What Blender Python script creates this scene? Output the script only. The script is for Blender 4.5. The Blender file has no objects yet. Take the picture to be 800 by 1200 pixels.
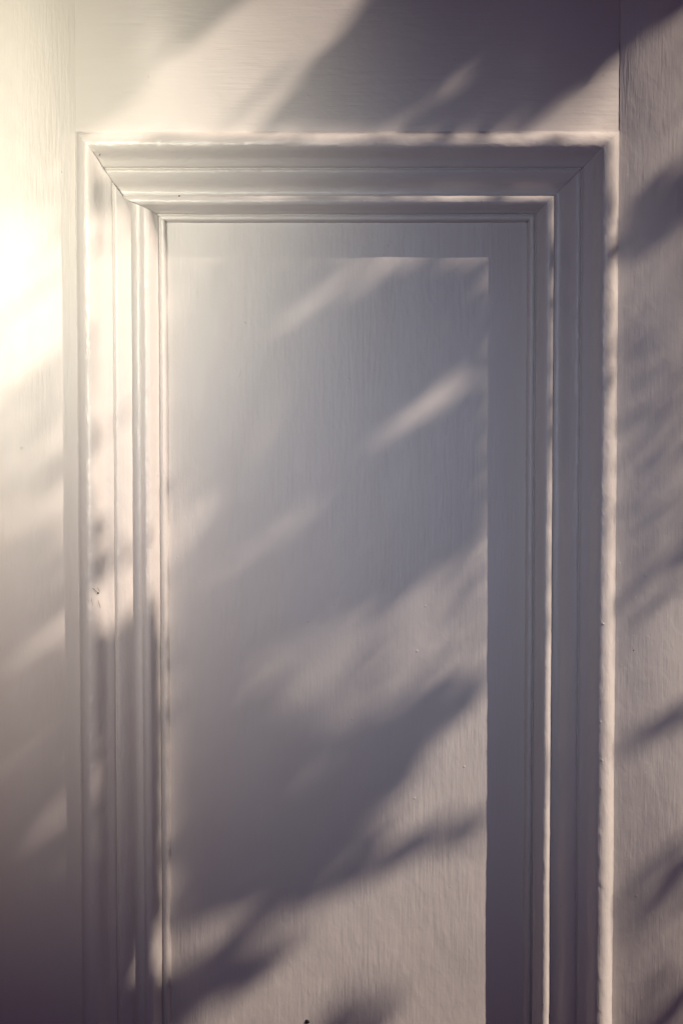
import bpy, bmesh, math, random
import numpy as np
from mathutils import Vector, Matrix, noise as mnoise

random.seed(11)
rng = np.random.default_rng(11)
sc = bpy.context.scene
COL = sc.collection

# ------------------------------------------------------------------ camera
ZC = 1.35                       # height of the picture's centre above the ground
MM = 0.001
PITCH = math.radians(3.6)
DIST = 1.5
cam_d = bpy.data.cameras.new("camera")
cam = bpy.data.objects.new("camera", cam_d)
COL.objects.link(cam)
cam_d.sensor_fit = 'VERTICAL'
cam_d.sensor_height = 36.0
cam_d.lens = 75.0
cam_d.clip_start = 0.05
cam_d.clip_end = 60.0
cam.location = (0.0, -DIST * math.cos(PITCH), ZC + DIST * math.sin(PITCH))
cam.rotation_euler = (math.pi / 2 - PITCH, 0, 0)
sc.camera = cam
CO = np.array(cam.location)
F_ = np.array((0, math.cos(PITCH), -math.sin(PITCH)))
U_ = np.array((0, math.sin(PITCH), math.cos(PITCH)))
R_ = np.array((1.0, 0, 0))
FPX = 75.0 / 36.0 * 1200.0      # focal length in photo pixels


def at(px, py, depth_mm=0.0):
    """photo pixel -> point on the plane lying depth_mm behind the door face"""
    d = F_ + R_ * (px - 400) / FPX + U_ * (600 - py) / FPX
    k = (depth_mm * MM - CO[1]) / d[1]
    return CO + d * k


def to_px(P):
    v = P - CO
    f = v @ F_
    return 400 + FPX * (v @ R_) / f, 600 - FPX * (v @ U_) / f


# ------------------------------------------------------------------ world, lamps, exposure
w = bpy.data.worlds.new("World")
sc.world = w
w.use_nodes = True
bg = w.node_tree.nodes["Background"]
bg.inputs[0].default_value = (0.90, 0.47, 1.0, 1)
bg.inputs[1].default_value = 0.041

SUN = np.array((37.0, -17.0, 35.0))
SUN /= np.linalg.norm(SUN)
SUN_R = 8.0
BEAM_R = 0.027
CENTRE = np.array((0.0, 0.0, ZC))
LPOS = CENTRE + SUN * SUN_R


def spot(name, loc, target, power, color, size_deg, blend, radius):
    d = bpy.data.lights.new(name, 'SPOT')
    d.energy = power
    d.color = color
    d.spot_size = math.radians(size_deg)
    d.spot_blend = blend
    d.shadow_soft_size = radius
    o = bpy.data.objects.new(name, d)
    o.location = loc
    o.rotation_euler = (Vector(target) - Vector(loc)).to_track_quat('-Z', 'Y').to_euler()
    COL.objects.link(o)
    return o


spot("low_daylight_beam", LPOS, CENTRE, 3400, (1.0, 0.815, 0.66), 14, 0.25, BEAM_R)
GLOW = (-0.35, -1.80, ZC + 0.20)
spot("warm_flare_fill", GLOW, at(-90, 170), 150, (1.0, 0.90, 0.65), 17.8, 1.0, 0.12)  # added fill that imitates warm lens flare at upper left
spot("pale_flare_fill", GLOW, at(10, 400), 31, (0.86, 0.97, 1.0), 16.5, 1.0, 0.16)  # added pale fill, stands in for flare haze along the left moulding
spot("amber_flare_fill", GLOW, at(-60, 620), 52, (1.0, 0.75, 0.49), 16.5, 1.0, 0.16)  # added fill for the browner flare lower on the left side
spot("cool_veil_fill", (-0.25, -1.80, ZC + 0.20), at(385, 570), 40, (0.77, 0.85, 1.0), 22, 1.0, 0.25)  # added fill imitating a veil of flare over the panel, not a window

vs = sc.view_settings
vs.view_transform = 'Standard'
vs.look = 'None'
vs.exposure = 0.0
vs.gamma = 1.0


# ------------------------------------------------------------------ materials
def paint(name, along, base=(0.745, 0.725, 0.715), strength=1.0, lumps=0.22, rough=(0.36, 0.56)):
    """old brushed oil paint; 'along' = 'X' or 'Z', the way the brush ran"""
    m = bpy.data.materials.new(name)
    m.use_nodes = True
    nt = m.node_tree
    N, L = nt.nodes, nt.links
    b = N["Principled BSDF"]
    tc = N.new("ShaderNodeTexCoord")

    def mapped(scale_across, stretch, rot=0.0):
        mp = N.new("ShaderNodeMapping")
        s = [scale_across] * 3
        s[0 if along == 'X' else 2] = scale_across / stretch
        mp.inputs["Scale"].default_value = s
        mp.inputs["Rotation"].default_value = (0, rot, 0)
        L.new(tc.outputs["Object"], mp.inputs["Vector"])
        return mp

    def tex(mp, detail, rough, dist=0.0):
        t = N.new("ShaderNodeTexNoise")
        t.inputs["Scale"].default_value = 1.0
        t.inputs["Detail"].default_value = detail
        t.inputs["Roughness"].default_value = rough
        t.inputs["Distortion"].default_value = dist
        L.new(mp.outputs[0], t.inputs["Vector"])
        return t

    def mul(a, k):
        q = N.new("ShaderNodeMath")
        q.operation = 'MULTIPLY'
        L.new(a, q.inputs[0])
        q.inputs[1].default_value = k
        return q.outputs[0]

    def add(a, c):
        q = N.new("ShaderNodeMath")
        q.operation = 'ADD'
        L.new(a, q.inputs[0])
        L.new(c, q.inputs[1])
        return q.outputs[0]

    s1 = tex(mapped(440, 11, 0.012), 4, 0.55, 0.25)     # brush ridges
    s2 = tex(mapped(900, 22, -0.01), 2, 0.5)           # bristle lines
    s3 = tex(mapped(150, 1.8), 3, 0.5, 0.4)            # lumps under the paint
    s4 = tex(mapped(24, 1.6), 2, 0.5)                  # slow waviness
    # sparse dust nibs
    vo = N.new("ShaderNodeTexVoronoi")
    vo.inputs["Scale"].default_value = 46
    L.new(tc.outputs["Object"], vo.inputs["Vector"])
    mr = N.new("ShaderNodeMapRange")
    mr.inputs["From Min"].default_value = 0.015
    mr.inputs["From Max"].default_value = 0.055
    mr.inputs["To Min"].default_value = 1.0
    mr.inputs["To Max"].default_value = 0.0
    L.new(vo.outputs["Distance"], mr.inputs["Value"])
    # brush marks come and go in patches
    pm = N.new("ShaderNodeMapRange")
    pm.inputs["From Min"].default_value = 0.36
    pm.inputs["From Max"].default_value = 0.66
    pm.inputs["To Min"].default_value = 0.25
    L.new(tex(mapped(17, 1.8), 2, 0.5).outputs[0], pm.inputs["Value"])
    bm_ = N.new("ShaderNodeMath")
    bm_.operation = 'MULTIPLY'
    L.new(add(mul(s1.outputs[0], 0.30), mul(s2.outputs[0], 0.07)), bm_.inputs[0])
    L.new(pm.outputs[0], bm_.inputs[1])
    h = bm_.outputs[0]
    h = add(h, mul(s3.outputs[0], lumps))
    h = add(h, mul(s4.outputs[0], 0.9))
    h = add(h, mul(mr.outputs[0], 0.16))
    bp = N.new("ShaderNodeBump")
    bp.inputs["Strength"].default_value = 1.0
    bp.inputs["Distance"].default_value = 0.0013 * strength
    L.new(h, bp.inputs["Height"])
    L.new(bp.outputs[0], b.inputs["Normal"])
    # colour: aged white, faintly yellowed in patches
    cr = N.new("ShaderNodeMix")
    cr.data_type = 'RGBA'
    cr.inputs[6].default_value = (*base, 1)
    cr.inputs[7].default_value = (base[0] * 0.95, base[1] * 0.93, base[2] * 0.90, 1)
    s5 = tex(mapped(30, 3), 4, 0.6)
    L.new(s5.outputs[0], cr.inputs[0])
    L.new(cr.outputs[2], b.inputs["Base Color"])
    rr = N.new("ShaderNodeMapRange")
    rr.inputs["To Min"].default_value = rough[0]
    rr.inputs["To Max"].default_value = rough[1]
    L.new(s3.outputs[0], rr.inputs["Value"])
    L.new(rr.outputs[0], b.inputs["Roughness"])
    b.inputs["Specular IOR Level"].default_value = 0.4
    return m


def plain(name, color, rough=0.8, var=0.25, scale=300):
    m = bpy.data.materials.new(name)
    m.use_nodes = True
    nt = m.node_tree
    b = nt.nodes["Principled BSDF"]
    t = nt.nodes.new("ShaderNodeTexNoise")
    t.inputs["Scale"].default_value = scale
    mx = nt.nodes.new("ShaderNodeMix")
    mx.data_type = 'RGBA'
    mx.inputs[6].default_value = (*[c * (1 - var) for c in color], 1)
    mx.inputs[7].default_value = (*[min(1, c * (1 + var)) for c in color], 1)
    nt.links.new(t.outputs[0], mx.inputs[0])
    nt.links.new(mx.outputs[2], b.inputs["Base Color"])
    b.inputs["Roughness"].default_value = rough
    return m


P_VERT = paint("white_paint_brushed_vertical", 'Z')
P_HORI = paint("white_paint_brushed_horizontal", 'X')
P_MV = paint("white_paint_moulding_vertical", 'Z', strength=1.0, lumps=0.55, rough=(0.27, 0.42))
P_MH = paint("white_paint_moulding_horizontal", 'X', strength=1.0, lumps=0.55, rough=(0.27, 0.42))
M_CHIP = plain("bare_dark_timber_chip", (0.035, 0.028, 0.025), 0.9)
M_CRACK = plain("cracked_paint_edge", (0.30, 0.25, 0.20), 0.9)
M_LEAF = plain("green_leaf", (0.07, 0.11, 0.045), 0.55, 0.4, 60)
M_STEM = plain("brown_bark", (0.10, 0.07, 0.045), 0.85, 0.35, 200)


def mesh_obj(name, verts, faces, mat, parent=None, smooth=True):
    me = bpy.data.meshes.new(name)
    me.from_pydata([tuple(v) for v in verts], [], faces)
    me.update()
    if smooth:
        me.polygons.foreach_set("use_smooth", [True] * len(me.polygons))
    me.materials.append(mat)
    o = bpy.data.objects.new(name, me)
    COL.objects.link(o)
    if parent is not None:
        o.parent = parent
        o.matrix_parent_inverse = parent.matrix_world.inverted()
    return o


# ------------------------------------------------------------------ door geometry (metres; t in mm from the moulding's outer edge)
XL = at(94.0, 600)[0]           # outer edges of the moulding
XR = at(719.5, 600)[0]
ZT = at(407, 155.5)[2]
ZB = ZC - 0.62                  # the door goes on below the picture
ZTOP = ZC + 0.56
XOUT = 0.50
PANEL_D = 25.6                  # panel lies this far behind the door face

PXMM = 0.605


def arc(cx, cz, r, a0, a1, n):
    return [(cx + r * math.cos(math.radians(a0 + (a1 - a0) * k / n)),
             cz + r * math.sin(math.radians(a0 + (a1 - a0) * k / n))) for k in range(n + 1)]


prof = []
prof += [(-1.8, -2.0), (-1.5, -0.4), (-1.0, 0.06), (-0.5, 0.28), (-0.05, 0.9)]
prof += arc(7.4, 0.0, 7.4, 168, 48, 18)                          # outer round bead
prof += [(13.2, 4.55), (14.0, 3.5), (14.8, 2.45), (15.6, 1.4), (16.4, 0.4), (17.1, -0.4), (17.7, -0.95)]
prof += [(18.4, -1.45), (19.5, -2.1), (21.5, -2.8), (22.8, -3.4), (23.3, -3.8)]
prof += [(23.6, -5.2), (24.1, -5.7), (24.7, -5.4), (24.9, -4.6), (25.4, -4.2)]
prof += [(27, -4.5), (29.5, -5.4), (32, -6.9), (34, -8.7), (35.5, -10.4), (36.8, -11.8), (38.2, -12.6), (40, -12.9), (42.2, -13.0)]
prof += [(42.6, -12.6), (42.75, -11.2)]
prof += arc(46.4, -10.2, 3.6, 176, 38, 12)                       # inner bead
prof += [(49.7, -9.2), (50.8, -11.2), (51.8, -13.4), (52.7, -15.6), (53.4, -17.0), (54.1, -17.8)]
prof += [(54.4, -18.6), (54.5, -20.4), (54.9, -21.3), (55.4, -21.2), (55.6, -20.2)]
prof += arc(57.4, -20.5, 2.0, 165, 15, 8)
prof += [(59.5, -21.2), (59.8, -23.0), (60.2, -24.6), (60.5, -PANEL_D - 0.3), (60.8, -PANEL_D - 1.5)]
prof = np.array(prof)
PT, PZ = prof[:, 0], prof[:, 1]


def height(t):
    return np.interp(t, PT, PZ, left=0.0, right=-PANEL_D)


def n3(x, y, z):
    return mnoise.noise(Vector((x, y, z)))


door = bpy.data.objects.new("panelled_door", None)
door.location = (0, 0, ZB)
COL.objects.link(door)
door["label"] = "white painted wooden door with one moulded rectangular panel, crossed by soft leaf shadows"
door["category"] = "door"
door["kind"] = "thing"
bpy.context.view_layer.update()


def moulding(kind):
    """one length of moulding with its mitred ends; kind 'top', 'left' or 'right'"""
    # left-hand mitre: the two pieces do not meet at 45 degrees, the upright laps over
    lap_t = np.array([-1.8, 0, 14, 24, 33, 45, 50, 54, 60.8])     # t on the top piece
    lap_x = np.array([-1.8, -0.2, 11.5, 18.0, 23.5, 32.0, 44, 52, 60.8])  # x from the left edge
    seg = 360
    verts, faces = [], []
    n = len(prof)
    seed = {'top': 3.1, 'left': 17.7, 'right': 41.3}[kind]
    W = (XR - XL) / MM
    for i in range(seg + 1):
        u = i / seg
        for j in range(n):
            t, z = prof[j]
            if kind == 'top':
                a = np.interp(t, lap_t, lap_x)
                b = W - t
                s = a + (b - a) * u
            else:
                b = (ZT - ZB) / MM
                a = np.interp(t, lap_x, lap_t) if kind == 'left' else t
                s = a + (b - a) * u
            # hand-made irregularity: slow wander, paint build-up
            wob = 0.26 * n3(s * 0.011, seed, t * 0.01) + 0.16 * n3(s * 0.06, seed + 5, t * 0.05) + 0.08 * n3(s * 0.30, seed + 9, t * 0.3)
            wt = 0.28 * n3(s * 0.016, seed + 21, t * 0.02) + 0.14 * n3(s * 0.11, seed + 31, t * 0.05) + 0.10 * n3(s * 0.42, seed + 37, t * 0.06)
            edge = 1.0
            tt = t + wt * edge
            zz = z + wob
            if kind == 'left':
                zz += 0.25
            if kind == 'top':
                P = (XL + s * MM, -zz * MM, ZT - tt * MM)
            elif kind == 'left':
                P = (XL + tt * MM, -zz * MM, ZT - s * MM)
            else:
                P = (XR - tt * MM, -zz * MM, ZT - s * MM)
            verts.append(P)
    for i in range(seg):
        for j in range(n - 1):
            a = i * n + j
            q = (a, a + 1, a + n + 1, a + n)
            if kind == 'left' :
                q = q[::-1]
            if kind == 'top':
                q = q
            faces.append(q)
    if kind == 'top':
        faces = [f[::-1] for f in faces]
        faces = [f[::-1] for f in faces]
    # end caps reach down behind the panel so that the lap shows as solid timber
    for row in (0, seg):
        base = len(verts)
        for j in range(n):
            v = verts[row * n + j]
            verts.append((v[0], 0.032, v[2]))
        for j in range(n - 1):
            faces.append((row * n + j, row * n + j + 1, base + j + 1, base + j))
    o = mesh_obj("moulding", verts, faces, P_MH if kind == 'top' else P_MV, door)
    bm = bmesh.new()
    bm.from_mesh(o.data)
    bmesh.ops.recalc_face_normals(bm, faces=bm.faces)
    # make sure the show face looks out of the door
    tot = sum(f.normal.y * f.calc_area() for f in bm.faces)
    if tot > 0:
        bmesh.ops.reverse_faces(bm, faces=bm.faces)
    for e in bm.edges:
        if len(e.link_faces) == 2 and e.calc_face_angle(0) > math.radians(50):
            e.smooth = False
    bm.to_mesh(o.data)
    bm.free()
    return o


m_top = moulding('top')
m_top["label"] = "horizontal moulding along the top of the door panel"
m_left = moulding('left')
m_left["label"] = "sunlit upright moulding at the left of the door panel"
m_right = moulding('right')
m_right["label"] = "upright moulding at the right of the door panel, mostly in its own shadow"


def board(name, x0, x1, z0, z1, depth, mat, jag=None, thick=0.03, chamfer=0.0006, c0=None):
    """flat timber board with a softly rounded arris; jag = 'x0'/'x1' roughens that edge"""
    nz = 160
    verts, faces = [], []
    c0 = chamfer if c0 is None else c0
    cols = [(x0, c0 * 2.2), (x0 + c0 * 0.4, c0 * 0.7), (x0 + c0 * 1.4, 0), ]
    cols += [(x0 + (x1 - x0) * k / 6, 0) for k in range(1, 6)]
    cols += [(x1 - chamfer * 1.4, 0), (x1 - chamfer * 0.4, chamfer * 0.7), (x1, chamfer * 2.2)]
    cols = [(x0, thick)] + cols + [(x1, thick)]
    n = len(cols)
    for i in range(nz + 1):
        z = z0 + (z1 - z0) * i / nz
        for j, (x, d) in enumerate(cols):
            dx = 0
            if (jag == 'x0' and j <= 3) or (jag == 'x1' and j >= n - 4):
                dx = 0.00055 * n3(0, z * 110, 3.3 + (jag == 'x1') * 9) + 0.0003 * n3(0, z * 420, 7 + (jag == 'x1') * 5)
            verts.append((x + dx, depth + d, z))
    for i in range(nz):
        for j in range(n - 1):
            a = i * n + j
            faces.append((a, a + 1, a + n + 1, a + n))
    o = mesh_obj(name, verts, faces, mat, door)
    return o


JX = XR + 0.0011          # joint between the top rail and the right stile
JL = XL - 0.0008
GAP = 0.00002
stile_r = board("stile", JX + GAP, XOUT, ZB, ZTOP, 0.0, P_VERT, 'x0', c0=0.00025)
stile_r["label"] = "right upright board of the door"
stile_l = board("stile", -XOUT, JL - 0.00001, ZB, ZTOP, 0.0, P_VERT, None, 0.03, 0.00004)
stile_l["label"] = "left upright board of the door in warm light"
rail = board("rail", JL, JX, ZT - 0.006, ZTOP, 0.00012, P_HORI, 'x1', c0=0.00004)
rail["label"] = "horizontal top board of the door"
panel = board("panel", XL + 0.045, XR - 0.045, ZB, ZT - 0.045, PANEL_D * MM, P_VERT, None, 0.008)
panel["label"] = "flat recessed panel with vertical brush marks"
# solid core behind the joints
core = board("core_board", -XOUT + 0.002, XOUT - 0.002, ZB + 0.001, ZTOP - 0.001, 0.038, M_CRACK, None, 0.006)


# ------------------------------------------------------------------ chips, nibs and dents in the paint (parts of the door)
def chip(px, py, depth, r_mm, mat, squash=0.35, elong=1.0, rot=0.0, name="paint_chip", n=9, seed=0):
    """a small irregular flake or bare spot sitting on the surface"""
    c = at(px, py, depth)
    rnd = random.Random(seed + int(px * 7 + py))
    verts = [(c[0], c[1] - r_mm * squash * MM, c[2])]
    for ring, (k, hgt) in enumerate(((0.6, 0.8), (1.0, -0.25))):
        for i in range(n):
            a = 2 * math.pi * i / n
            rr = r_mm * k * rnd.uniform(0.75, 1.2) * MM
            x, z = rr * math.cos(a) * elong, rr * math.sin(a)
            x, z = x * math.cos(rot) - z * math.sin(rot), x * math.sin(rot) + z * math.cos(rot)
            verts.append((c[0] + x, c[1] - r_mm * squash * hgt * MM, c[2] + z))
    faces = [(0, 1 + i, 1 + (i + 1) % n) for i in range(n)]
    faces += [(1 + i, 1 + n + i, 1 + n + (i + 1) % n, 1 + (i + 1) % n) for i in range(n)]
    return mesh_obj(name, verts, faces, mat, owner(px, py))


def owner(px, py):
    """the board or moulding a mark sits on"""
    P = at(px, py, 5)
    d = {m_left: P[0] - XL, m_right: XR - P[0], m_top: ZT - P[2]}
    k = min(d, key=d.get)
    if d[k] < 0:
        return stile_l if P[0] < JL else stile_r if P[0] > JX else rail
    return k if d[k] < 0.0608 else panel


def dep(px, py):
    P = at(px, py, 5)
    t = min((P[0] - XL), (XR - P[0]), (ZT - P[2])) / MM
    return -float(height(t))


for (x, y, r, mat, el, ro) in [
    (210, 230, 1.0, M_CHIP, 1.6, 0.6), (147, 277, 0.7, M_CHIP, 1.0, 0), (658, 824, 1.5, M_CHIP, 0.7, 0.2),
    (661, 827, 0.7, M_CHIP, 1, 0), (742, 762, 1.0, M_CHIP, 1, 0), (429, 225, 0.9, M_CHIP, 1, 0),
    (115, 695, 1.3, M_CHIP, 0.8, 0.3), (117, 181, 1.6, M_CRACK, 0.45, -0.6), (360, 1197, 3.3, M_CHIP, 1.0, 0.3),
    (734, 205, 0.8, P_VERT, 1, 0), (728, 196, 0.8, P_VERT, 1, 0), (637, 882, 1.0, P_MV, 1, 0), (636, 1177, 0.8, M_CHIP, 1, 0),
    (449, 298, 1.3, P_VERT, 1.2, 0), (706, 731, 1.5, P_MV, 1.3, 0.6), (726, 660, 1.1, P_VERT, 1, 0),
    (209, 533, 1.0, P_VERT, 1, 0), (532, 436, 1.1, P_VERT, 1, 0), (760, 900, 0.8, P_VERT, 0.5, 0.5), (756, 905, 0.8, P_VERT, 1, 0),
    (459, 1075, 1.1, P_VERT, 1, 0), (725, 690, 0.9, P_VERT, 1, 0), (744, 700, 1.0, P_VERT, 1.3, 0), (742, 745, 0.8, P_VERT, 1, 0),
    (707, 88, 0.8, P_VERT, 1, 0), (595, 645, 0.7, P_VERT, 1, 0), (601, 650, 0.5, M_CHIP, 1, 0), (528, 1170, 0.9, P_VERT, 1.0, 0),
    (637, 822, 1.0, P_MV, 1, 0), (751, 1170, 0.9, P_VERT, 1, 0), (733, 1007, 0.7, P_VERT, 1, 0)]:
    chip(x, y, dep(x, y) + 0.1, r * 0.6, mat, 0.45, el, ro, "paint_chip" if mat in (M_CHIP, M_CRACK) else "paint_nib")


def hair(pts, r_mm, name, mat):
    """thin raised crack line following pixel points on the moulding"""
    P = [at(x, y, dep(x, y)) for x, y in pts]
    verts, faces = [], []
    for i, p in enumerate(P):
        d = P[min(i + 1, len(P) - 1)] - P[max(i - 1, 0)]
        d = d / np.linalg.norm(d)
        s = np.array((-d[2], 0, d[0]))
        k = r_mm * MM * (0.35 if i in (0, len(P) - 1) else 1)
        verts += [p + s * k, p - s * k + 0, p + np.array((0, -k * 1.2, 0))]
    for i in range(len(P) - 1):
        a = 3 * i
        faces += [(a, a + 3, a + 5, a + 2), (a + 2, a + 5, a + 4, a + 1)]
    return mesh_obj(name, verts, faces, mat, owner(*pts[-1]))


hair([(106, 689), (110, 690), (113, 693), (115, 695)], 0.22, "paint_crack", M_CRACK)
hair([(115, 703), (116.5, 708), (118, 713)], 0.2, "paint_crack", M_CRACK)
hair([(107, 697), (107.5, 703), (109, 710)], 0.2, "paint_crack", M_CRACK)
hair([(114, 688), (116, 691), (117, 694)], 0.2, "paint_crack", M_CRACK)
hair([(277, 447), (280, 440), (283, 434)], 0.3, "paint_crack", P_VERT)
hair([(702, 722), (706, 731), (711, 734)], 0.3, "paint_crack", P_MV)

# ------------------------------------------------------------------ foliage that throws the dapple
# How much of the low light gets through, as seen on the door (photo pixels); the leaves
# are then hung between door and lamp where the door shows their shade.
CELL = 4.0
MX, MY = 160, 160               # margin round the picture
gw, gh = int((800 + 2 * MX) / CELL), int((1200 + 2 * MY) / CELL)
gx = (np.arange(gw) + 0.5) * CELL - MX
gy = (np.arange(gh) + 0.5) * CELL - MY
GX, GY = np.meshgrid(gx, gy)
T = np.full((gh, gw), 0.0)


def smooth(e0, e1, v):
    k = np.clip((v - e0) / (e1 - e0), 0, 1)
    return k * k * (3 - 2 * k)


def mask_poly(pts, soft):
    """signed distance to a polygon -> soft mask"""
    d = np.full(GX.shape, 1e9)
    ins = np.zeros(GX.shape, bool)
    n = len(pts)
    for i in range(n):
        x0, y0 = pts[i]
        x1, y1 = pts[(i + 1) % n]
        ex, ey = x1 - x0, y1 - y0
        k = np.clip(((GX - x0) * ex + (GY - y0) * ey) / (ex * ex + ey * ey + 1e-9), 0, 1)
        d = np.minimum(d, np.hypot(GX - x0 - k * ex, GY - y0 - k * ey))
        if y0 != y1:
            c = ((y0 > GY) != (y1 > GY)) & (GX < (x1 - x0) * (GY - y0) / (y1 - y0) + x0)
            ins ^= c
    sd = np.where(ins, d, -d)
    return smooth(-soft, soft, sd)


def poly(pts, val, soft=10, clip=None):
    global T
    m = mask_poly(pts, soft)
    if clip is not None:
        m = m * clip
    T = T * (1 - m) + val * m


def streak(pts, wid, val, soft=8, clip=None, taper=True):
    """soft band along a line of points"""
    global T
    m = np.zeros(GX.shape)
    total = len(pts) - 1
    for i in range(total):
        x0, y0 = pts[i]
        x1, y1 = pts[i + 1]
        ex, ey = x1 - x0, y1 - y0
        k = np.clip(((GX - x0) * ex + (GY - y0) * ey) / (ex * ex + ey * ey + 1e-9), 0, 1)
        d = np.hypot(GX - x0 - k * ex, GY - y0 - k * ey)
        u = (i + k) / total
        wk = wid * (np.sqrt(np.clip(4 * u * (1 - u), 0.12, 1)) if taper else 1)
        m = np.maximum(m, 1 - smooth(np.maximum(wk / 2 - soft, 0), wk / 2 + soft, d))
    if clip is not None:
        m = m * clip
    T = T * (1 - m) + val * m


C_LEFT = (GX < 80).astype(float)
C_PANEL = ((GX > 199) & (GX < 640) & (GY > 250)).astype(float)
C_TOP = (GY < 160).astype(float)
C_RIGHT = (GX > 722).astype(float)
C_ML = ((GX >= 80) & (GX <= 162)).astype(float)
C_IL = ((GX > 162) & (GX <= 198)).astype(float)

# top rail
poly([(-160, 330), (0, 250), (60, 195), (115, 152), (165, 105), (200, 68), (260, 25), (330, -40), (500, -160), (560, -160), (440, 0), (400, 40), (350, 100), (300, 170), (60, 300), (-160, 420)], 0.95, 12)
poly([(300, 160), (360, 90), (400, 40), (470, -40), (520, -40), (450, 60), (395, 165)], 0.10, 16)
streak([(250, 150), (300, 110), (350, 60)], 12, 0.55, 6, C_TOP)
streak([(330, 150), (380, 90), (430, 30)], 10, 0.2, 6, C_TOP)
streak([(445, 168), (520, 108), (560, 75), (620, 32)], 22, 0.42, 10)
streak([(515, 108), (570, 68)], 15, 0.65, 8)
poly([(570, 170), (605, 146), (650, 122), (700, 88), (800, 8), (960, -90), (960, 260), (720, 240), (560, 240)], 0.76, 12)
# left stile
poly([(-160, 400), (0, 300), (80, 180), (80, 400), (0, 470), (-160, 560)], 1.0, 12, C_LEFT)
poly([(-160, 300), (0, 240), (80, 172), (80, 300), (-160, 420)], 1.0, 12, C_LEFT)
streak([(-40, 420), (30, 355), (90, 300)], 16, 0.55, 10, C_LEFT)
streak([(-60, 580), (20, 545), (90, 495)], 22, 0.85, 8, C_LEFT)
streak([(-80, 640), (0, 610), (90, 585)], 46, 0.75, 12, C_LEFT)
streak([(20, 775), (55, 755), (100, 728)], 28, 0.75, 9, C_LEFT)
streak([(-30, 925), (30, 890), (90, 860)], 18, 0.45, 8, C_LEFT)
streak([(30, 985), (60, 960), (95, 940)], 26, 0.32, 10, C_LEFT)
# left moulding
T = np.where((C_ML > 0) & (GY > 150), (0.85 - 0.4 * smooth(560, 640, GY)) * (1 - smooth(650, 800, GY + (GX - 130) * 0.9)) + 0.12 * smooth(700, 800, GY) * (1 - smooth(950, 1080, GY)), T)
poly([(84, 160), (110, 175), (140, 225), (130, 262), (100, 262)], 1.0, 10, C_ML)
poly([(80, 400), (100, 372), (152, 288), (165, 288), (165, 470), (140, 500), (80, 480)], 1.0, 9, C_ML)
poly([(80, 470), (165, 440), (165, 640), (145, 640), (110, 605), (80, 580)], 0.95, 10, C_ML)
streak([(95, 512), (160, 484)], 20, 0.6, 10, C_ML)
streak([(95, 300), (165, 262)], 26, 0.65, 12, C_ML)
poly([(102, 700), (150, 660), (165, 655), (165, 700), (140, 735), (106, 742)], 1.0, 7, C_ML)
streak([(132, 1140), (160, 1110)], 16, 0.4, 7, C_ML)
streak([(132, 1175), (160, 1165)], 12, 0.25, 7, C_ML)
# left inner bead
T = np.where(C_IL > 0, 0.92 * (1 - smooth(620, 820, GY)) + 0.10 * smooth(700, 820, GY) * (1 - smooth(950, 1080, GY)), T)
poly([(160, 255), (200, 255), (200, 400), (160, 420)], 1.0, 12, C_IL)
poly([(160, 500), (200, 480), (200, 620), (160, 615)], 1.0, 12, C_IL)
poly([(160, 640), (200, 620), (200, 690), (160, 705)], 0.85, 10, C_IL)
poly([(160, 1095), (200, 1075), (200, 1140), (160, 1145)], 0.85, 8, C_IL)
C_LL = ((GX > 187) & (GX < 199) & (GY > 262)).astype(float)
T = np.where(C_LL > 0, np.maximum(T, np.interp(GY, (262, 960, 1075, 1076), (1, 1, 0.9, 0.0))), T)
# panel
T = np.where(C_PANEL > 0, 0.07, T)
streak([(160, 420), (210, 345), (262, 285)], 34, 0.45, 14, C_PANEL)
streak([(335, 375), (380, 346), (440, 320), (500, 285)], 26, 0.58, 12, C_PANEL)
poly([(330, 330), (360, 290), (470, 290), (400, 330)], 0.34, 12, C_PANEL)
streak([(520, 345), (600, 300)], 18, 0.4, 10, C_PANEL)
streak([(440, 512), (500, 476), (590, 425)], 24, 0.95, 7, C_PANEL)
streak([(445, 470), (500, 437), (545, 425)], 18, 0.6, 9, C_PANEL)
poly([(180, 530), (225, 545), (250, 590), (225, 650), (180, 670)], 0.7, 26, C_PANEL)
streak([(265, 575), (295, 520), (335, 455)], 30, 0.3, 18, C_PANEL)
streak([(190, 715), (260, 665), (340, 605), (420, 560)], 40, 0.28, 18, C_PANEL)
streak([(220, 530), (300, 480), (360, 440)], 20, 0.18, 12, C_PANEL)
poly([(300, 770), (400, 725), (480, 690), (540, 645), (640, 570), (640, 770), (560, 830), (470, 860), (380, 850), (260, 810)], 0.36, 30, C_PANEL)
poly([(470, 700), (530, 655), (640, 580), (640, 730), (560, 780), (470, 790)], 0.60, 24, C_PANEL)
streak([(190, 775), (250, 752), (310, 740), (365, 742)], 13, 0.05, 8, C_PANEL)
poly([(200, 1000), (300, 930), (430, 850), (520, 810), (500, 880), (430, 960), (300, 1040), (180, 1080)], 0.08, 30, C_PANEL)
streak([(200, 985), (280, 945), (340, 915), (400, 893)], 17, 0.24, 8, C_PANEL)
poly([(640, 760), (575, 815), (520, 862), (470, 925), (420, 985), (380, 1030), (470, 1020), (640, 980)], 0.72, 28, C_PANEL)
poly([(520, 870), (640, 790), (640, 960), (500, 985)], 0.92, 26, C_PANEL)
poly([(290, 1085), (340, 1060), (420, 1040), (500, 1010), (640, 970), (640, 1360), (190, 1360), (190, 1195), (280, 1170), (320, 1130)], 0.98, 12, C_PANEL)
poly([(185, 1100), (240, 1070), (285, 1068), (300, 1095), (270, 1118), (185, 1140)], 0.6, 10, C_PANEL)
streak([(640, 940), (560, 968), (480, 992), (430, 1014), (370, 1042), (300, 1062)], 17, 0.25, 7, C_PANEL, False)
streak([(340, 1110), (300, 1128), (250, 1148), (185, 1170)], 32, 0.10, 10, C_PANEL)
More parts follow.
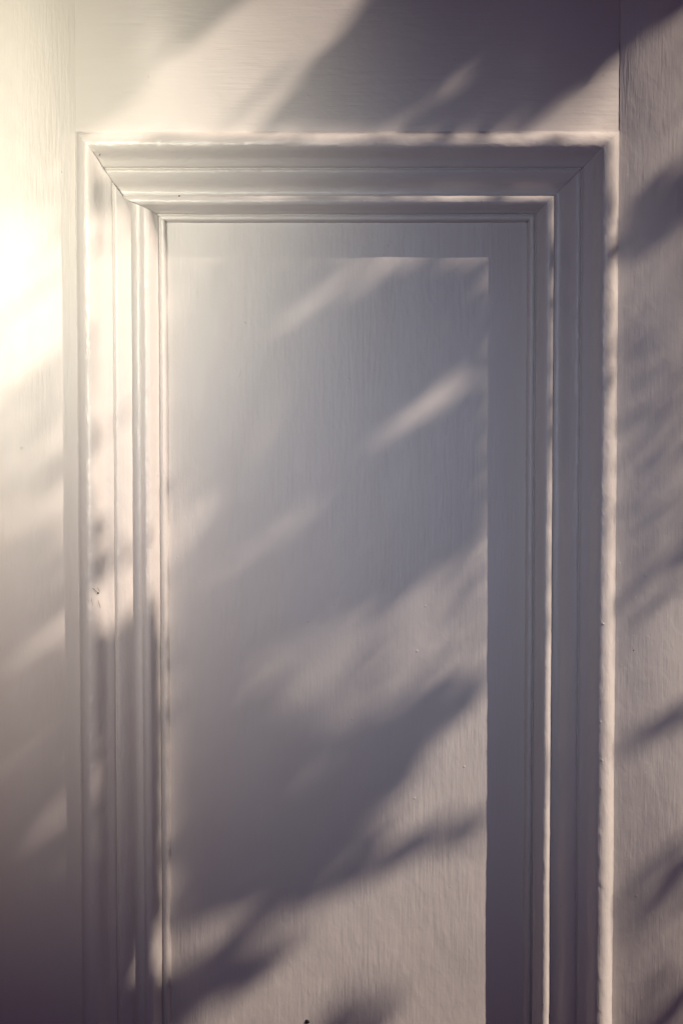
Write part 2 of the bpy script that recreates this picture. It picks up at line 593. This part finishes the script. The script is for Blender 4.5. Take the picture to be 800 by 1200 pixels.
poly([(350, 1230), (380, 1175), (440, 1150), (470, 1175), (430, 1260)], 0.45, 16, C_PANEL)
poly([(500, 1230), (540, 1130), (640, 1060), (640, 1300)], 0.82, 20, C_PANEL)
# top inner bead
C_TB = ((GY > 205) & (GY < 250) & (GX < 655)).astype(float)
T = np.where(C_TB > 0, 0.1, T)
streak([(270, 244), (345, 224)], 30, 0.9, 8, C_TB)
streak([(385, 244), (445, 224)], 28, 0.85, 8, C_TB)
poly([(455, 250), (480, 225), (600, 215), (680, 215), (680, 250)], 0.95, 9, C_TB)
# top outer bead keeps what falls on the rail
C_TO = ((GY > 150) & (GY < 188) & (GX > 150) & (GX < 728)).astype(float)
poly([(100, 150), (360, 150), (330, 190), (100, 190)], 1.0, 10, C_TO)
poly([(340, 150), (560, 150), (600, 190), (340, 190)], 0.75, 14, C_TO)
poly([(560, 140), (740, 140), (740, 190), (590, 190)], 0.85, 14, C_TO)
# right mouldings
C_RI = ((GX >= 628) & (GX <= 662) & (GY > 240)).astype(float)
T = np.where(C_RI > 0, 0.4, T)
poly([(620, 215), (670, 215), (670, 285), (620, 320)], 0.9, 12, C_RI)
poly([(620, 570), (670, 545), (670, 770), (620, 780)], 0.95, 14, C_RI)
poly([(620, 780), (670, 760), (670, 1360), (620, 1360)], 1.0, 16, C_RI)
C_RO = ((GX > 662) & (GX <= 724) & (GY > 150)).astype(float)
T = np.where(C_RO > 0, 0.85, T)
poly([(660, 300), (726, 262), (726, 330), (660, 370)], 0.5, 14, C_RO)
poly([(660, 400), (726, 380), (726, 500), (660, 520)], 0.75, 18, C_RO)
poly([(660, 560), (726, 530), (726, 700), (660, 720)], 1.0, 18, C_RO)
poly([(660, 760), (726, 720), (726, 1360), (660, 1360)], 1.0, 18, C_RO)
# right stile
poly([(722, 150), (960, 60), (960, 1360), (722, 1360)], 0.60, 4, C_RIGHT)
poly([(722, 0), (960, -160), (960, 160), (722, 240)], 0.76, 8, C_RIGHT * (GY > 150))
poly([(700, 258), (730, 240), (800, 193), (960, 100), (960, 170), (800, 262), (735, 305), (700, 325)], 0.06, 8, C_RIGHT)
poly([(735, 420), (800, 330), (960, 240), (960, 560), (800, 620), (775, 560), (765, 480)], 0.52, 24, C_RIGHT)
poly([(722, 420), (760, 420), (750, 500), (722, 520)], 0.48, 16, C_RIGHT)
streak([(720, 715), (760, 675), (830, 630)], 34, 0.5, 12, C_RIGHT)
poly([(722, 800), (760, 730), (820, 700), (960, 640), (960, 840), (800, 830), (722, 860)], 1.0, 18, C_RIGHT)
poly([(722, 885), (800, 855), (960, 800), (960, 920), (800, 960), (722, 1040)], 0.95, 12, C_RIGHT)
streak([(710, 882), (760, 858), (830, 825)], 15, 0.30, 6, C_RIGHT, False)
poly([(722, 1060), (760, 1020), (800, 975), (960, 900), (960, 1000), (810, 1055), (760, 1085), (722, 1110)], 0.48, 14, C_RIGHT)
poly([(722, 1120), (800, 1070), (960, 1010), (960, 1080), (800, 1120), (722, 1180)], 0.8, 12, C_RIGHT)
poly([(740, 1220), (770, 1150), (960, 1070), (960, 1360), (740, 1360)], 0.48, 16, C_RIGHT)

# plane across the beam: e1 runs along the streaks, e2 across them
E1 = np.array((SUN[0], 0, SUN[2]))
E1 = E1 - SUN * (E1 @ SUN)
E1 /= np.linalg.norm(E1)
E2 = np.cross(SUN, E1)
BC = 0.001
na, nb = 400, 1160
A_ = (np.arange(na) - na / 2) * BC
B_ = (np.arange(nb) - nb / 2) * BC
AA, BB = np.meshgrid(A_, B_, indexing='ij')
base = CENTRE[None, None] + AA[..., None] * E1 + BB[..., None] * E2
ray = base - LPOS
ray /= np.linalg.norm(ray, axis=-1, keepdims=True)
# first point of the door met by each ray
k0 = (-0.008 - LPOS[1]) / ray[..., 1]
k1 = (PANEL_D * MM + 0.0005 - LPOS[1]) / ray[..., 1]
hit = np.full(AA.shape, np.nan)
done = np.zeros(AA.shape, bool)
STEPS = 90
for s in range(STEPS + 1):
    k = k0 + (k1 - k0) * s / STEPS
    P = LPOS + ray * k[..., None]
    t = np.minimum(np.minimum(P[..., 0] - XL, XR - P[..., 0]), ZT - P[..., 2]) / MM
    surf = -height(t) * MM
    now = (~done) & (P[..., 1] >= surf)
    hit = np.where(now, k, hit)
    done |= now
hit = np.where(np.isnan(hit), k1, hit)
P = LPOS + ray * hit[..., None]
V = P - CO
fz = V @ F_
px = 400 + FPX * (V @ R_) / fz
py = 600 - FPX * (V @ U_) / fz
ix = np.clip(((px + MX) / CELL).astype(int), 0, gw - 1)
iy = np.clip(((py + MY) / CELL).astype(int), 0, gh - 1)
COVER = 1 - T[iy, ix]
inside = (px > -130) & (px < 930) & (py > -130) & (py < 1330)
COVER = np.where(inside, COVER, -0.6)

# leaf outlines in the beam plane, chosen so that their blurred union gives that cover.
# High branches (far from the door) give the broad soft shade, low ones the crisp streaks.
D_LOW, D_HIGH = 1.7, 3.5


def pen_of(d):
    return 2 * BEAM_R * d / (SUN_R - d)


def hang(cover, inside, bc, pen, sizes, passes, rad, aspread):
    na, nb = cover.shape
    m = int(math.ceil(pen / 2 / bc))
    disk = [(i, j) for i in range(-m, m + 1) for j in range(-m, m + 1) if math.hypot(i, j) * bc <= pen / 2]

    def blur(M):
        o = np.zeros((M.shape[0] + 2 * m, M.shape[1] + 2 * m))
        for (i, j) in disk:
            o[m + i:m + i + M.shape[0], m + j:m + j + M.shape[1]] += M
        return o / len(disk)

    q = np.arange(-rad, rad + 1) * bc
    x, y = np.meshgrid(q, q, indexing='ij')
    kern = []
    angs = np.linspace(-aspread, aspread, 9)
    for a in angs:
        for ln, wd in sizes:
            u = x * math.cos(a) + y * math.sin(a)
            v = -x * math.sin(a) + y * math.cos(a)
            hw = wd * np.interp(np.abs(u) / ln, (0, 0.30, 0.42, 0.5), (0.5, 0.42, 0.25, 0.0))
            K = (np.abs(u) < ln / 2) & (np.abs(v) < hw)
            Kb = blur(blur(K.astype(float)))[2 * m:-2 * m, 2 * m:-2 * m]
            kern.append((a, ln, wd, K, Kb[K].mean() / 2))
    pad = rad + 2 * m + 2
    UN = np.zeros((na + 2 * pad, nb + 2 * pad), bool)
    RES = np.pad(cover, pad, constant_values=-0.6)
    G = blur(RES)[m:-m, m:-m]
    cells = np.argwhere(np.pad(inside & (cover > 0.06), pad))
    out = []
    for fac, sz, share in passes:
        rng.shuffle(cells)
        gv = G[cells[:, 0], cells[:, 1]]
        for (i, j) in cells[gv > 0.02]:
            if UN[i, j] or G[i, j] < 0.02:
                continue
            a, ln, wd, K, self_t = kern[rng.integers(0, 9) * len(sizes) + sz[rng.integers(0, len(sz))]]
            sl = (slice(i - rad, i + rad + 1), slice(j - rad, j + rad + 1))
            new = K & ~UN[sl]
            if new.sum() < share * K.sum():
                continue
            if G[sl][new].mean() > fac * self_t:
                e = blur(new.astype(float))
                UN[sl] |= K
                RES[i - rad - m:i + rad + m + 1, j - rad - m:j + rad + m + 1] -= e
                r2 = rad + 2 * m
                G[i - r2:i + r2 + 1, j - r2:j + r2 + 1] -= blur(e)
                out.append(((i - pad - na / 2) * bc, (j - pad - nb / 2) * bc, a, ln, wd))
    print("leaves", len(out), "rms", float(np.sqrt((RES[pad:-pad, pad:-pad][inside] ** 2).mean())))
    return out


def disk_filter(M, r, how):
    o = None
    cnt = 0
    R2 = int(r)
    Mp = np.pad(M, R2, mode='edge')
    for i in range(-R2, R2 + 1):
        for j in range(-R2, R2 + 1):
            if i * i + j * j <= r * r:
                v = Mp[R2 + i:R2 + i + M.shape[0], R2 + j:R2 + j + M.shape[1]]
                o = v.copy() if o is None else (np.maximum(o, v) if how == 'max' else o + v)
                cnt += 1
    return o if how == 'max' else o / cnt


TB = np.where(inside, 1 - COVER, 0.3)
t2 = TB[::2, ::2]
rh = pen_of(D_HIGH) / 2 / (2 * BC)
far2 = np.clip(disk_filter(disk_filter(t2, rh * 0.8, 'max'), rh, 'mean'), 0.03, 1)
far1 = np.repeat(np.repeat(far2, 2, 0), 2, 1)[:na, :nb]
HIGH = hang(np.where(inside[::2, ::2], np.where(far2 < 0.10, 1.2, 1 - far2), -0.6), inside[::2, ::2], 2 * BC, pen_of(D_HIGH),
            ((0.034, 0.018), (0.022, 0.012), (0.014, 0.008)),
            ((1.7, (0,), 0.5), (1.4, (0,), 0.35), (1.2, (1,), 0.4), (1.1, (1, 2), 0.4), (1.0, (2,), 0.4), (0.95, (2,), 0.3)), 9, 1.4)
near = np.clip((1 - TB / far1 - 0.22) / 0.54, 0, 1)
near = np.where((near > 0.86) | (TB < 0.08), 1.2, near)
LOW = hang(np.where(inside, near, -0.6), inside, BC, pen_of(D_LOW),
           ((0.023, 0.012), (0.015, 0.007), (0.009, 0.0042), (0.0055, 0.0027)),
           ((1.9, (0,), 0.5), (1.65, (0,), 0.35), (1.6, (1,), 0.3), (1.5, (2,), 0.2), (1.3, (2,), 0.5), (1.1, (3,), 0.5), (1.0, (3,), 0.4), (0.95, (3,), 0.25)), 12, 0.9)
LEAVES = [(*l, D_LOW) for l in LOW] + [(*l, D_HIGH) for l in HIGH]

shrub = bpy.data.objects.new("leafy_shrub", None)
COL.objects.link(shrub)
shrub["label"] = "leafy green shrub on a thin stem beside the door, throwing the dappled shade"
shrub["category"] = "shrub"

lv, lf, roots = [], [], []
OUT = [(-0.5, 0), (-0.42, 0.25), (-0.3, 0.42), (0.0, 0.5), (0.3, 0.42), (0.42, 0.25), (0.5, 0), (0.42, -0.25), (0.3, -0.42), (0.0, -0.5), (-0.3, -0.42), (-0.42, -0.25)]
for (a, b, ang, ln, wd, dm) in LEAVES:
    q = CENTRE + a * E1 + b * E2
    d = dm + 0.16 * n3(a * 14, b * 5, 2.0) + random.uniform(-0.05, 0.05)
    r = q - LPOS
    L0 = np.linalg.norm(r)
    r = r / L0
    c = LPOS + r * (L0 - d)
    k = (L0 - d) / L0
    u = E1 * math.cos(ang) + E2 * math.sin(ang)
    v = -E1 * math.sin(ang) + E2 * math.cos(ang)
    tu, tv = random.uniform(-0.4, 0.4), random.uniform(-0.5, 0.5)
    off = len(lv)
    for (x, y) in OUT:
        p = c + (u * x * ln + v * y * wd) * k + SUN * (tu * x * ln + tv * y * wd + 0.25 * abs(y) * wd)
        lv.append(p)
    lf += [(off, off + 1, off + 11)] + [(off + q_, off + q_ + 1, off + 11 - q_, off + 12 - q_) for q_ in range(1, 5)] + [(off + 5, off + 6, off + 7)]
    roots.append(c - u * ln * 0.5 * k)
fol = mesh_obj("foliage", lv, lf, M_LEAF, shrub)
fol["kind"] = "stuff"

# twigs: join each leaf stalk to its nearest neighbour already on the branch
roots = np.array(roots)
nR = len(roots)
start = int(np.argmin(roots[:, 2] - 0.3 * roots[:, 0]))
dist = np.linalg.norm(roots - roots[start], axis=1)
par = np.full(nR, start)
used = np.zeros(nR, bool)
used[start] = True
order = []
for _ in range(nR - 1):
    dd = np.where(used, 1e9, dist)
    j = int(np.argmin(dd))
    order.append((par[j], j))
    used[j] = True
    nd = np.linalg.norm(roots - roots[j], axis=1)
    par = np.where(nd < dist, j, par)
    dist = np.minimum(dist, nd)
weight = np.ones(nR)
for a, b in reversed(order):
    weight[a] += weight[b]
tv_, tf_ = [], []


def twig(p, q, r0, r1):
    d = q - p
    L0 = np.linalg.norm(d)
    if L0 < 1e-6:
        return
    d = d / L0
    x = np.cross(d, (0.3, 0.9, 0.2))
    x /= np.linalg.norm(x)
    y = np.cross(d, x)
    o = len(tv_)
    for (c, r) in ((p, r0), (q, r1)):
        for i in range(4):
            g = i * math.pi / 2
            tv_.append(c + (x * math.cos(g) + y * math.sin(g)) * r)
    for i in range(4):
        tf_.append((o + i, o + (i + 1) % 4, o + 4 + (i + 1) % 4, o + 4 + i))


for a, b in order:
    if np.linalg.norm(roots[a] - roots[b]) > 0.09:
        continue
    twig(roots[a], roots[b], min(0.00035 * weight[a] ** 0.30, 0.0008), min(0.00035 * weight[b] ** 0.30, 0.0008))
tw = mesh_obj("twig", tv_, tf_, M_STEM, shrub)
tw["kind"] = "stuff"
tv_, tf_ = [], []
p = roots[start].copy()
foot = p + np.array((0.25, -0.05, 0))
foot[2] = 0.0
prev, rr0 = p, 0.004
for i in range(1, 13):
    u = i / 12
    q = p * (1 - u) + foot * u + np.array((0.05 * math.sin(u * 3.1), 0.03 * math.sin(u * 5), 0))
    r1 = 0.004 + 0.012 * u
    twig(prev, q, rr0, r1)
    prev, rr0 = q, r1
mesh_obj("stem", tv_, tf_, M_STEM, shrub)
